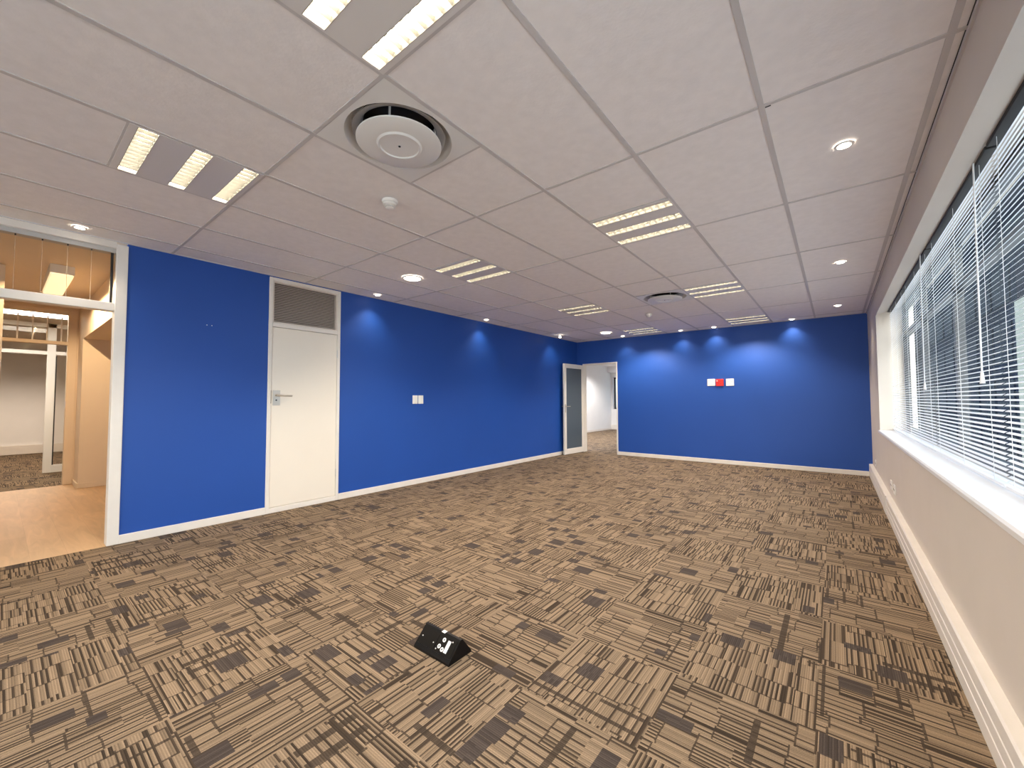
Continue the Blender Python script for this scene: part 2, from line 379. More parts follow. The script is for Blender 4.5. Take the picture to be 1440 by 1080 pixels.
# window frames + glass
wn = empty('window_1', (XB, WY0, WZ0), 'long window behind the venetian blinds', 'window', kind='structure')
def wfr(y0, y1, z0, z1, x0=XB, x1=XB+.05): return ((x0, y0, z0), (x1, y1, z1))
fr = MB()
for y in (WY0, 2.60, 4.10, 5.46, WY1-.05): fr.box(*wfr(y-.0, y+.05, WZ0, WZ1+.07))
fr.box(*wfr(WY0, WY1, WZ0, WZ0+.05)); fr.box(*wfr(WY0, WY1, WZ1+.02, WZ1+.075)); fr.box(*wfr(WY0, 2.6, 1.93, 1.98)); fr.box(*wfr(5.46, WY1, 1.93, 1.98)); fr.box(*wfr(2.6, 5.46, 1.93, 1.965))
o = fr.build('window_frame', 'winfr', wn, (XB, WY0, WZ0))
o = MB().box((XB+.02, WY0, WZ0), (XB+.026, WY1, WZ1+.07)).build('pane', 'glass', wn, (XB, WY0, WZ0))
# the next window along, behind the camera
wn2 = empty('window_2', (XB, -3.1, WZ0), 'window further back along the right wall', 'window', kind='structure')
fr = MB()
for y in (-3.1, -1.8, -.45, .85): fr.box(*wfr(y, y+.05, WZ0, WZ1))
fr.box(*wfr(-3.1, .9, WZ0, WZ0+.05)); fr.box(*wfr(-3.1, .9, WZ1-.05, WZ1))
fr.build('window_frame', 'winfr', wn2, (XB, -3.1, WZ0))
MB().box((XB+.02, -3.1, WZ0), (XB+.026, .9, WZ1)).build('pane', 'glass', wn2, (XB, -3.1, WZ0))

# skirting trunking on the window wall
tk = MB(); XT = XR-.0455
prof = [(XR, 0), (XT, 0), (XT, .060), (XT+.004, .063), (XT+.004, .068), (XT, .071), (XT, .118), (XT+.004, .121), (XT+.004, .126), (XT, .129), (XT, .183), (XT+.007, .190), (XR, .190)]
n = len(tk.v); y0, y1 = YB, YF
tk.v += [(x, y0, z) for x, z in prof] + [(x, y1, z) for x, z in prof]; k = len(prof)
for i in range(k): tk.f.append((n+i, n+(i+1) % k, n+k+(i+1) % k, n+k+i)); tk.sm.append(False)
tk.f += [tuple(range(n, n+k)), tuple(range(n+k, n+2*k))]; tk.sm += [False, False]
tko = struct('trim_2', tk, 'trim', 'white cable trunking along the foot of the window wall')
MB().box((XT-.005, 5.70, .002), (XR, 5.98, .195), .004).build('joint_cover', 'trim', tko)
# wall strip above the trunking is plain; sockets on it
def socket_plate(y, z, label):
    t = empty('wall_socket', (XR, y, z), label, 'socket', 'sockets above the trunking')
    MB().box((-.009, -.06, -.045), (0, .06, .045), .003).build('plate', 'white', t)
    for dy in (-.03, .03):
        h = MB()
        h.lathe([(0.0, -.0098), (.009, -.0098), (.009, -.0090)], (0, dy, 0), 14, axis='x', closed=False).build('socket_hole', 'dark', t)
    return t
socket_plate(7.66, .292, 'small wall socket nearest the far blue wall, above the trunking')
socket_plate(5.61, .325, 'wall socket of the middle pair, the one farther from the camera')
socket_plate(5.34, .325, 'wall socket of the middle pair, the one nearer the camera')

# ------------------------------------------------------------------ white flush door with vent over it
d1 = empty('door_1', (XL, DY0, 0), 'white flush door under a louvred vent in the blue wall', 'door', kind='structure')
LO = (XL, DY0, 0)
f = MB(); e = .012
f.box((XL-T, DY0, 0), (XL+e, DY0+.036, 2.52), .003); f.box((XL-T, DY1-.036, 0), (XL+e, DY1, 2.52), .003)
f.box((XL-T, DY0+.036, 2.485), (XL+e, DY1-.036, 2.52), .003); f.box((XL-T, DY0+.036, 1.985), (XL+e, DY1-.036, 2.03), .003)
f.box((XL-T, DY0+.036, 0), (XL+e, DY1-.036, .055), .003)
f.build('door_frame', 'trim', d1, LO)
lf = MB().box((XL-.04, DY0+.039, .060), (XL+.004, DY1-.039, 1.981), .002).build('door_leaf', 'door', d1, LO)
MB().box((XL+.004, 1.829, 1.138), (XL+.007, 1.905, 1.302), .001).build('handle_plate', 'chrome', lf, LO)
hd = MB(); hd.tube([(XL+.005, 1.862, 1.247), (XL+.05, 1.862, 1.247)], .009, 12)
hd.tube([(XL+.05, 1.858, 1.247), (XL+.056, 1.875, 1.249), (XL+.056, 1.93, 1.246), (XL+.052, 2.0, 1.243), (XL+.046, 2.012, 1.243)], [.012, .011, .0095, .0085, .007], 12)
hd.build('handle', 'chrome', lf, LO)
kh = MB(); kh.lathe([(0, .0), (.008, 0), (.008, .004), (0, .004)], (XL+.007, 1.866, 1.195), 14, axis='x'); kh.build('keyhole', 'dark', lf, LO)
MB().box((XL+.010, 1.8085, 1.16), (XL+.0128, 1.8125, 1.30)).build('strike_plate', 'dark', d1, LO)
for z in (.33, 1.75):
    hg = MB(); hg.tube([(XL+.010, DY1-.037, z-.045), (XL+.010, DY1-.037, z+.045)], .006, 10); hg.build('hinge', 'alu', d1, LO)
vt = MB(); z = 2.05
MB().box((XL-.085, DY0+.036, 2.03), (XL-.08, DY1-.036, 2.485)).build('vent_back', 'vback', d1, LO)
vf = MB()
for a, b in (((DY0+.036, 2.03), (DY0+.052, 2.485)), ((DY1-.052, 2.03), (DY1-.036, 2.485)), ((DY0+.052, 2.03), (DY1-.052, 2.045)), ((DY0+.052, 2.47), (DY1-.052, 2.485))):
    vf.box((XL-.03, a[0], a[1]), (XL+.002, b[0], b[1]), .001)
vf.build('vent_frame', 'vent', d1, LO)
for i in range(23):
    z = 2.052+i*.0185
    vt.quad((XL-.028, DY0+.052, z+.013), (XL-.028, DY1-.052, z+.013), (XL-.002, DY1-.052, z), (XL-.002, DY0+.052, z))
    vt.quad((XL-.028, DY0+.052, z+.0145), (XL-.028, DY1-.052, z+.0145), (XL-.002, DY1-.052, z+.0015), (XL-.002, DY0+.052, z+.0015))
    vt.quad((XL-.002, DY0+.052, z), (XL-.002, DY1-.052, z), (XL-.002, DY1-.052, z+.0015), (XL-.002, DY0+.052, z+.0015))
vt.build('vent_slats', 'vent', d1, LO)

# two light switches, two screws
def switch(y, label):
    t = empty('light_switch', (XL, y, 1.2), label, 'switch', 'light switches on the long blue wall')
    MB().box((0, -.045, -.061), (.009, .045, .061), .003).build('plate', 'white', t)
    MB().box((.008, -.016, -.032), (.0125, .016, .032), .0015).build('rocker', 'white', t)
switch(3.718, 'white switch plate on the long blue wall, the one nearer the white door')
switch(3.820, 'white switch plate on the long blue wall, the one farther from the white door')
for y, s in ((1.234, 'left of two tiny pale screws high on the blue wall before the door'), (1.274, 'right of two tiny pale screws high on the blue wall before the door')):
    o = MB().lathe([(0, .004), (.003, .0035), (.0045, .001), (.0045, 0)], (0, 0, 0), 10, axis='x').build('wall_screw', 'white'); o.location = (XL, y, 1.9185)
    tag(o, s, 'screw', 'screws left in the blue wall')

# three plates on the far wall
def far_plate(x, w_, h_, z, d, m, label, name, cat):
    t = empty(name, (x, YF, z), label, cat, 'plates in a row on the far blue wall')
    MB().box((-w_/2, -d, -h_/2), (w_/2, 0, h_/2), .004).build('plate', m, t)
    return t
t = far_plate(-1.841, .135, .130, 1.513, .012, 'white', 'blank white wall plate left of the red one on the far wall', 'wall_plate', 'wall plate')
MB().box((-.045, -.0135, -.04), (.045, -.011, .04), .001).build('cover', 'white', t)
t = far_plate(-1.692, .128, .132, 1.506, .026, 'red', 'red socket box between two white plates on the far wall', 'red_wall_socket', 'socket')
for a in ((-.025, -.01), (.005, .018), (.02, -.022)):
    MB().lathe([(0, -.0268), (.008, -.0268), (.008, -.0255)], (a[0], 0, a[1]), 12, axis='y').build('pin_hole', 'dark', t)
MB().box((-.054, -.0285, .022), (-.034, -.0255, .042), .001).build('indicator', 'white', t)
t = far_plate(-1.523, .132, .130, 1.506, .012, 'white', 'white double socket plate right of the red one on the far wall', 'wall_plate', 'wall plate')
for a in ((-.03, .012), (.03, .012), (0, -.02)):
    MB().lathe([(0, -.0128), (.007, -.0128), (.007, -.0115)], (a[0], 0, a[1]), 12, axis='y').build('pin_hole', 'grey', t)

# ------------------------------------------------------------------ far doorway with its open glazed door
d2 = empty('door_2', (FDX0, YF, 0), 'far doorway in the corner with a glazed door standing open', 'door', kind='structure')
LO = (FDX0, YF, 0)
f = MB(); f.box((FDX0, YF-.008, 0), (FDX0+.03, YF+.128, FDZ), .003); f.box((FDX1-.03, YF-.008, 0), (FDX1, YF+.128, FDZ), .003); f.box((FDX0+.03, YF-.008, FDZ-.03), (FDX1-.03, YF+.128, FDZ), .003)
f.build('door_frame', 'trim', d2, LO)
lfr = bpy.data.objects.new('door_leaf', None)
leaf_w, lt = .775, .040
lf = MB()                                              # leaf local: hinge edge at y=0, runs to y=-leaf_w, thickness in -x
ST = .075
lf.box((-lt, -leaf_w, .008), (0, -leaf_w+ST, 1.985), .003); lf.box((-lt, -ST, .008), (0, 0, 1.985), .003)
lf.box((-lt, -leaf_w+ST, .008), (0, -ST, .118), .003); lf.box((-lt, -leaf_w+ST, 1.985-.085), (0, -ST, 1.985), .003)
leaf = lf.build('door_leaf', 'trim', d2); leaf.location = (.030, 0, 0); leaf.rotation_euler = (0, 0, R(-4.3))
MB().box((-.024, -leaf_w+ST, .118), (-.016, -ST, 1.90)).build('pane', 'film', leaf)
bd = MB()
for a, b in (((-leaf_w+ST, .118), (-leaf_w+ST+.008, 1.90)), ((-ST-.008, .118), (-ST, 1.90)), ((-leaf_w+ST, .118), (-ST, .126)), ((-leaf_w+ST, 1.892), (-ST, 1.90))): bd.box((-.016, a[0], a[1]), (-.004, b[0], b[1]))
bd.build('glazing_bead', 'trim', leaf)
for sx in (0, 1):
    x0, d = (0, 1) if not sx else (-lt, -1)
    h = MB(); h.box((x0, -leaf_w+.018, .92), (x0+.004*d, -leaf_w+.052, 1.10), .001); h.build('handle_plate', 'chrome', leaf)
    h = MB(); h.tube([(x0, -leaf_w+.035, 1.05), (x0+.045*d, -leaf_w+.035, 1.05)], .008, 10); h.tube([(x0+.045*d, -leaf_w+.03, 1.05), (x0+.05*d, -leaf_w+.08, 1.05), (x0+.048*d, -leaf_w+.15, 1.05)], .0075, 10)
    h.build('handle', 'chrome', leaf)

# room beyond the far doorway
struct('wall_far_room_left', MB().box((-7.25, YF+.12, 0), (-7.15, 15.5, H)), 'farwhite', 'white side wall of the room beyond the far doorway')
W = MB(); W.box((-9.2, 15.5, 0), (.6, 15.7, .82)); W.box((-9.2, 15.5, 2.10), (.6, 15.7, H)); W.box((-9.2, 15.5, .82), (-7.06, 15.7, 2.1)); W.box((-3.0, 15.5, .82), (.6, 15.7, 2.1))
struct('wall_far_room_end', W, 'farwhite', 'window wall of the room beyond the far doorway')
struct('trim_3', MB().box((-7.15, 15.45, 0), (.6, 15.5, .19), .006), 'trim', 'white trunking in the room beyond the far doorway')
struct('baseboard_far_room', MB().box((-7.15, YF+.12, 0), (-7.135, 15.45, .07), .003), 'trim', 'white baseboard in the room beyond the far doorway')
struct('trim_4', MB().box((-7.15, 15.2, 2.28), (.6, 15.5, H)), 'farwhite', 'bulkhead above the far room window')
w3 = empty('window_3', (-7.06, 15.6, .82), 'window seen through the far doorway', 'window', kind='structure')
f = MB()
for x in (-7.06, -6.0, -5.0, -4.0, -3.05): f.box((x, 15.6, .82), (x+.05, 15.65, 2.1))
f.box((-7.06, 15.6, .82), (-3.0, 15.65, .87)); f.box((-7.06, 15.6, 2.05), (-3.0, 15.65, 2.1)); f.box((-6.93, 15.52, .84), (-6.88, 15.58, 2.12))
f.build('window_frame', 'dark', w3, (-7.06, 15.6, .82))
MB().box((-7.06, 15.62, .82), (-3.0, 15.625, 2.1)).build('pane', 'glass', w3, (-7.06, 15.6, .82))
struct('ceiling_far_room', MB().box((-9.2, YF+.12, H), (.6, 15.7, H+.05)), 'tile', 'ceiling of the room beyond the far doorway')
struct('wall_far_room_right', MB().box((.6, YF+.12, 0), (.7, 15.7, H)), 'farwhite')

# ------------------------------------------------------------------ left opening: frame, transom glazing
d3 = empty('door_3', (XL, .66, 0), 'tall white framed opening with glass transom on the left', 'doorway', kind='structure')
LO = (XL, .66, 0)
f = MB(); f.box((XL-T, .590, 0), (XL+.012, .664, 2.512), .003)
f.box((XL-T, -1.5, 2.475), (XL+.012, .590, 2.527), .003)
f.box((XL-T, -1.5, 0), (XL+.012, -1.44, 2.512), .003)
f.build('door_frame', 'trim', d3, LO)
MB().box((XL-T+.005, -1.44, 2.440), (XL-.015, .590, 2.475)).build('head_recess', 'grey', d3, LO)
MB().box((XL-T+.01, -1.44, 1.945), (XL+.004, .590, 2.012), .003).build('transom_bar', 'trim', d3, LO)
MB().box((XL-.055, .562, 2.012), (XL-.030, .578, 2.440)).build('seal', 'dark', d3, LO)
ys = [.049+.133*k for k in range(-11, 4)]
edges = [-1.44]+ys+[.562]
for a, b in zip(edges[:-1], edges[1:]):
    MB().box((XL-.045, a+.001, 2.012), (XL-.039, b-.001, 2.440)).build('glass_pane', 'pglass', d3, LO)
for y in ys[-6:]:
    MB().box((XL-.0455, y-.0011, 2.012), (XL-.0385, y+.0011, 2.440)).build('glass_joint', 'joint', d3, LO)
    for z in (2.430, 2.012): MB().box((XL-.050, y-.004, z), (XL-.034, y+.004, z+.010)).build('glass_clip', 'dark', d3, LO)

# ------------------------------------------------------------------ corridor and back office
struct('ceiling_corridor', MB().box((-14.6, -3.5, H), (XL-T, 3.3, H+.05)), 'cream', 'plain ceiling over the laminate area')
W = MB(); W.box((-8.25, .717, 0), (-8.15, 3.2, H)); W.box((-8.65, .717, 0), (-8.25, .817, H))
struct('wall_corridor_recess', W, 'cream', 'cream wall corner beyond the laminate floor')
struct('wall_corridor_bulkhead', MB().box((-8.15, .717, 2.06), (XL-T, 3.2, H)), 'cream', 'cream bulkhead over the recess beyond the opening')
struct('wall_corridor_side', MB().box((-8.15, 3.2, 0), (XL-T, 3.3, H)), 'cream')
struct('wall_corridor_rear', MB().box((-8.65, -3.5, 0), (XL-T, -3.4, H)), 'cream')
skb = MB(); skb.box((-8.65, .702, 0), (-8.135, .717, .07), .003); skb.box((-8.15, .7165, 0), (-8.135, 3.2, .07), .003)
struct('baseboard_corridor', skb, 'cream', 'cream baseboard round the wall corner')
struct('wall_pier', MB().box((-6.52, -2.2, 0), (-6.37, .014, H)), 'cream', 'cream wall end just inside the left opening')
W = MB(); W.box((-8.75, .70, 0), (-8.65, 3.2, H)); W.box((-8.75, -3.4, 0), (-8.65, -.9, H)); W.box((-8.75, -.9, 2.49), (-8.65, .70, H))
struct('wall_office_front', W, 'cream', 'cream wall around the inner doorway')
d4 = empty('door_4', (-8.65, .7, 0), 'inner doorway with glass transom beyond the laminate floor', 'doorway', kind='structure')
LO = (-8.65, .7, 0)
f = MB(); f.box((-8.76, .61, 0), (-8.64, .702, 2.50), .003); f.box((-8.76, -.9, 0), (-8.64, -.82, 2.5), .003); f.box((-8.76, -.82, 2.44), (-8.64, .61, 2.5), .003); f.box((-8.74, -.82, 2.0), (-8.64, .61, 2.045), .003)
f.build('door_frame', 'cream', d4, LO)
ys = [.144-.134*k for k in range(0, 7)][::-1]+[.278, .412, .548]
for a, b in zip([-.82]+ys, ys+[.61]): MB().box((-8.70, a+.004, 2.045), (-8.694, b-.004, 2.44)).build('glass_pane', 'pglass', d4, LO)
for y in ys[-5:]: MB().box((-8.705, y-.007, 2.045), (-8.690, y+.007, 2.40)).build('glazing_strip', 'trim', d4, LO)
MB().box((-8.70, .606, 1.10), (-8.66, .611, 1.20)).build('strike_plate', 'alu', d4, LO)
# glazed partition further inside
d5 = empty('door_5', (-10.35, .5, 0), 'white framed glazed partition inside the back office', 'partition', kind='structure')
LO = (-10.35, .5, 0)
f = MB(); x0, x1 = -10.40, -10.34
f.box((x0, .50, 0), (x1, .60, 2.50), .003); f.box((x0, .60, 0), (x1, .98, .125), .003); f.box((x0, .98, 0), (x1, 1.06, 2.5), .003)
f.box((x0, -1.4, 1.975), (x1, .50, 2.035), .003); f.box((x0, .6, 1.975), (x1, .98, 2.035), .003); f.box((x0, -1.4, 2.43), (x1, .98, 2.50), .003)
f.build('partition_frame', 'wplate', d5, LO)
MB().box((-10.375, .60, .125), (-10.37, .98, 1.975)).build('glass_pane', 'pglass', d5, LO)
MB().box((-10.385, .596, .125), (-10.345, .615, 1.96)).build('seal', 'dark', d5, LO)
MB().box((-10.375, -1.4, 2.035), (-10.37, .50, 2.43)).build('glass_pane', 'pglass', d5, LO)
struct('wall_office_end', MB().box((-14.6, -3.4, 0), (-14.5, 3.2, H)), 'farwhite', 'white end wall of the back office')
struct('wall_office_right', MB().box((-14.5, 3.2, 0), (-8.75, 3.3, H)), 'farwhite')
struct('wall_office_rear', MB().box((-14.5, -3.5, 0), (-8.75, -3.4, H)), 'farwhite')
struct('trim_5', MB().box((-14.5, -3.4, 0), (-14.44, 3.2, .20), .006), 'trim', 'white trunking in the back office')
# corridor strip light
t = empty('strip_light', (-6.52, .365, H), 'glowing box strip light on the ceiling beyond the left opening', 'ceiling light')
MB().box((-.57, -.085, -.085), (.57, .085, 0), .004).build('housing', 'white', t)
MB().box((-.562, -.078, -.105), (.562, .078, -.084), .006).build('diffuser', 'tubew', t)
for dx in (-.4, 0, .4): spot('lamp', (dx, 0, -.115), 32, (1, .72, .42), 172, .25, t)
t = empty('panel_light', (-9.28, .0, H-.004), 'bright long ceiling light seen through the inner glass transom', 'ceiling light')
MB().box((-.33, -1.0, -.03), (.33, .85, 0), .003).build('housing', 'white', t)
MB().box((-.31, -.98, -.034), (.31, .83, -.029)).build('diffuser', 'strip', t)
o = MB()
spot('office_fill', (-12.2, .2, H-.03), 190, (1, .80, .62), 150, .6)  # added spot with no fixture, brightens the back office
for fx_ in ((-5.9, 10.6), (-5.9, 13.2), (-3.2, 12.0)): spot('far_room_fill', (fx_[0], fx_[1], H-.03), 170, (1, .96, .93), 150, .6)  # fill spots without fixtures, added to brighten the room beyond the doorway

# ------------------------------------------------------------------ ceiling: tiles, tees
LX = [-4.433+.6*i for i in range(9)]                        # long tees at these x
CY = [.9555+1.1951*j for j in range(-4, 7)]                 # cross tees at these y  (index 4 -> j=0)
FIX = []                                                    # fixture cells (x0,x1,y0,y1)
for i in (2, 5):
    for j in (0, 2, 4, 6):
        y1 = .9555+1.1951*j; FIX.append((LX[i], LX[i+1], y1-.6, y1))
DIF = [(LX[4], LX[5], .9555, 1.5555), (LX[4], LX[5], 5.136, 5.736)]
xs = [XL-.0]+LX+[XR]
yb = [YB]+CY+[YF]
tl = MB(); TZ = H+.004
holes = FIX+DIF
for a, b in zip(xs[:-1], xs[1:]):
    for c, d in zip(yb[:-1], yb[1:]):
        hs = [h for h in holes if abs(h[0]-a) < .01 and h[2] >= c-.01 and h[3] <= d+.01]
        segs = [(c, d)]
        for h in hs:
            ns = []
            for s0, s1 in segs:
                if h[2] > s0+.01: ns.append((s0, h[2]))
                if h[3] < s1-.01: ns.append((h[3], s1))
            segs = ns
        for s0, s1 in segs:
            dz = [random.uniform(0, .0015) for _ in range(4)]
            tl.quad((a+.001, s0, TZ+dz[0]), (b-.001, s0, TZ+dz[1]), (b-.001, s1, TZ+dz[2]), (a+.001, s1, TZ+dz[3]))
struct('ceiling', tl, 'tile', 'suspended ceiling of white tiles')
struct('ceiling_slab', MB().box((XL-.1, YB-.1, H+.30), (XR+.34, YF+.12, H+.4)), 'void')
te = MB()
for i, x in enumerate(LX):
    hw = .012
    x += .004 if i == 8 else 0
    te.box((x-hw, YB, H), (x+hw, YF, H+.010))
for y in CY:
    te.box((XL, y-.010, H+.001), (XR, y+.010, H+.010))
for h in FIX: te.box((h[0], h[2]-.006, H+.001), (h[1], h[2]+.004, H+.010))
for h in DIF:
    y = h[3] if h[3] < 3 else h[2]
    te.box((h[0], y-.006, H+.001), (h[1], y+.006, H+.010))
te.box((XL, YB, H-.001), (XL+.012, YF, H+.01)); te.box((XL, YF-.012, H-.001), (XR, YF, H+.01)); te.box((XR-.009, YB, H-.016), (XR, YF, H+.01))
struct('trim_7', MB().box((XR-.0125, YB, H+.002), (XR-.009, YF, H+.003)).box((LX[7]+.013, 2.1585, H+.0025), (LX[7]+.036, 2.172, H+.003)), 'void', 'dark gaps beside the ceiling edge and at a tile corner')
struct('trim_6', te, 'tee', 'grey ceiling grid')

# ------------------------------------------------------------------ fluorescent troffers
RY = [.035, .263, .491]                       # slot starts inside the 0.6 m cell
SW, SX0, SX1 = .083, .014, .586
def make_troffer():
    t = empty('fluorescent_light', (0, 0, 0), '', 'ceiling light', 'recessed three tube fluorescent lights')
    hb = MB(); z0 = -.002; D = .075
    edges_ = [0.0]
    cur = 0.0
    for y in RY:
        hb.box((.004, cur+.004 if cur == 0 else cur, z0), (.596, y, z0+.006)); cur = y+SW
        hb.box((.004, y, z0), (SX0, y+SW, z0+.006)); hb.box((SX1, y, z0), (.596, y+SW, z0+.006))
    hb.box((.004, cur, z0), (.596, .596, z0+.006))
    hb.build('housing', 'hgrey', t)
    for y in RY:
        r = MB(); n_ = 9
        pr = []
        for i in range(n_+1):
            a = -1+2*i/n_; pr.append((y+SW/2+a*SW/2, z0+.006+D*(1-abs(a)**2.6)))
        for (ya, za), (yb_, zb) in zip(pr[:-1], pr[1:]): r.quad((SX0, ya, za), (SX1, ya, za), (SX1, yb_, zb), (SX0, yb_, zb), smooth=True)
        for x in (SX0, SX1):
            n = len(r.v); r.v += [(x, p[0], p[1]) for p in pr]; r.f.append(tuple(range(n, n+len(pr)))); r.sm.append(False)
        r.build('reflector', 'refl', t)
        MB().tube([(SX0+.008, y+SW/2, .048), (SX1-.008, y+SW/2, .048)], .011, 12).build('lamp_tube', 'tube', t)
        lv = MB(); nb = 11
        for i in range(nb):
            x = SX0+(i+1)*(SX1-SX0)/(nb+1)
            # wedge shaped cross blade with a shallow V bottom
            for sgn in (1, -1):
                lv.quad((x+.0035*sgn, y+.002, z0+.022), (x+.0035*sgn, y+SW-.002, z0+.022), (x, y+SW-.002, z0+.001), (x, y+.002, z0+.001))
            lv.quad((x-.0035, y+.002, z0+.022), (x+.0035, y+.002, z0+.022), (x+.0035, y+SW-.002, z0+.022), (x-.0035, y+SW-.002, z0+.022))
        lv.box((SX0, y, z0-.001), (SX1, y+.0025, z0+.018)); lv.box((SX0, y+SW-.0025, z0-.001), (SX1, y+SW, z0+.018))
        lv.build('louver', 'louv', t)
    spot('lamp', (.3, .3, -.012), LAMP_W, WARM, 132, .6, t)
    return t
tro = None
FL = {(5, 0): 'three tube ceiling light cut by the top edge of the photo',
      (2, 0): 'three tube ceiling light at the left, nearest the glass transom opening',
      (5, 2): 'three tube ceiling light beyond the near round air diffuser, right of centre',
      (2, 2): 'three tube ceiling light near the blue wall between smoke detector and large round downlight',
      (5, 4): 'three tube ceiling light just right of the far round air diffuser',
      (2, 4): 'three tube ceiling light left of the far round air diffuser, near the blue wall',
      (5, 6): 'three tube ceiling light close to the far blue wall, above the red socket',
      (2, 6): 'smallest three tube ceiling light, close to the far wall above the doorway',
      (5, -2): 'three tube ceiling light behind the camera on the window side', (2, -2): 'three tube ceiling light behind the camera on the blue wall side'}
for i in (5, 2):
    for j in (0, 2, 4, 6):
        o = tro if False else None
        if tro is None: tro = make_troffer(); o = tro
        else: o = copy_tree(tro)
        o.location = (LX[i], .9555+1.1951*j-.6, H); o['label'] = FL[(i, j)]

# ------------------------------------------------------------------ air diffusers
def diffuser(cell, label):
    c = ((cell[0]+cell[1])/2, (cell[2]+cell[3])/2)
    t = empty('air_diffuser', (c[0], c[1], H), label, 'air vent', 'round ceiling air diffusers')
    p = MB(); n = 48; hs = .2915; base = len(p.v)
    ring = [(.268*math.cos(2*math.pi*i/n), .268*math.sin(2*math.pi*i/n), -.001) for i in range(n)]
    outer = []
    for x, y, _ in ring:
        m_ = max(abs(x), abs(y)); outer.append((x/m_*hs, y/m_*hs, -.001))
    p.v += ring+outer
    for i in range(n):
        j = (i+1) % n; p.f.append((i, j, n+j, n+i)); p.sm.append(False)
    p.lathe([(.268, -.001), (.264, .003), (.256, .030), (.238, .052), (.205, .062)], n=n)
    p.build('plate', 'wplate', t)
    th = MB().lathe([(.205, .062), (.195, .066), (.195, .14), (0, .14)], n=n); th.build('duct_throat', 'dark', t)
    ir = MB().lathe([(.232, .022), (.222, .024), (.192, .040), (.180, .062), (.186, .062), (.205, .040), (.232, .027), (.232, .022)], n=n); ir.build('inner_ring', 'grey', t)
    ds = MB().lathe([(.0, -.032), (.096, -.032), (.099, -.038), (.106, -.038), (.114, -.030), (.205, -.028), (.213, -.024), (.213, -.018), (.20, -.012), (0, -.008)], n=n)
    d = ds.build('disc', 'wplate', t)
    MB().lathe([(0, -.0355), (.006, -.0355), (.006, -.033)], n=12).build('screw', 'dark', d)
    for a in (.6, 2.2, 3.8, 5.4):
        MB().box((.185*math.cos(a)-.004, .185*math.sin(a)-.004, -.012), (.185*math.cos(a)+.004, .185*math.sin(a)+.004, .05)).build('bracket', 'grey', t)
diffuser(DIF[0], 'large round air diffuser in the ceiling nearest the camera')
diffuser(DIF[1], 'round air diffuser far down the ceiling, left of a fluorescent light')

# ------------------------------------------------------------------ smoke detectors
def smoke(x, y, label):
    t = empty('smoke_detector', (x, y, H), label, 'smoke detector', 'ceiling smoke detectors')
    MB().lathe([(0, 0), (.050, 0), (.052, -.004), (.052, -.020), (.048, -.024)], n=32).build('base', 'white', t)
    MB().lathe([(.046, -.022), (.045, -.034), (.036, -.040), (.030, -.042), (.028, -.052), (.020, -.056), (0, -.057)], n=32).build('sensor_head', 'white', t)
    MB().lathe([(.0295, -.041), (.0305, -.044), (.0305, -.048), (.0285, -.051)], n=32).build('grille', 'grey', t)
smoke(-2.318, 1.605, 'white smoke detector between the near air diffuser and the blue wall')
smoke(-2.262, 6.30, 'white smoke detector beyond the far air diffuser')

# ------------------------------------------------------------------ downlights
def small_down(aim=None):
    t = empty('small_downlight', (0, 0, 0), '', 'downlight', 'small recessed ceiling spotlights')
    MB().lathe([(.029, -.002), (.031, -.006), (.040, -.006), (.043, -.001), (.043, 0)], n=28).build('rim', 'wplate', t)
    MB().lathe([(0, -.0045), (.018, -.004), (.0295, -.002)], n=28).build('lens', 'bulb', t)
    spot('lamp', (0, 0, -.012), DOWN_W, DOWN, 104, 1.0, t)
    return t
SD = [(-4.553, .359, 'small spotlight in the ceiling above the left opening'),
      (-4.548, 2.980, 'small spotlight by the blue wall just right of the white door'),
      (-4.556, 5.061, 'small spotlight by the long blue wall, between the door and the far corner'),
      (-3.502, 8.201, 'small spotlight by the far wall, leftmost, above the far doorway'),
      (-2.336, 8.244, 'small spotlight by the far wall, second from its left end'),
      (-1.744, 8.267, 'small spotlight by the far wall, above the red socket'),
      (-.544, 8.287, 'small spotlight by the far wall, nearest the window wall'),
      (.058, 7.488, 'small spotlight along the window side, farthest of three'),
      (.073, 5.121, 'small spotlight along the window side, middle of three'),
      (.071, 2.751, 'small spotlight along the window side, nearest of three')]
sd0 = None
for x, y, lb in SD:
    if sd0 is None: sd0 = small_down(); o = sd0
    else: o = copy_tree(sd0)
    o.location = (x, y, H); o['label'] = lb
# eyeball lamp hanging slightly out of its hole near the far corner
t = empty('hanging_spotlight', (-4.431, 7.192, H), 'small spotlight hanging loose from the ceiling near the far corner', 'downlight')
MB().lathe([(.026, -.001), (.030, -.006), (.040, -.006), (.043, 0)], n=28).build('rim', 'wplate', t)
MB().tube([(0, 0, -.002), (.003, 0, -.03)], .006, 8).build('lamp_holder', 'alu', t)
MB().lathe([(.006, -.028), (.018, -.036), (.026, -.050), (.020, -.056), (0, -.058)], n=20).build('bulb', 'bulb', t)
spot('lamp', (0, 0, -.066), DOWN_W*.6, DOWN, 110, .9, t, direction=(-.25, .2, -1))
def big_down(x, y, label):
    t = empty('large_downlight', (x, y, H), label, 'downlight', 'large round recessed downlights')
    MB().lathe([(.088, -.003), (.092, -.010), (.104, -.010), (.110, -.002), (.110, 0)], n=40).build('rim', 'wplate', t)
    g = MB(); g.lathe([(0, -.007), (.05, -.0065), (.089, -.004)], n=40).build('diffuser', 'bulb', t)
    spot('lamp', (0, 0, -.02), LAMP_W*.35, DOWN, 120, .8, t)
big_down(-3.613, 2.80, 'large round downlight in the ceiling nearer the camera')
big_down(-3.577, 7.549, 'large round downlight in the ceiling above the far doorway')

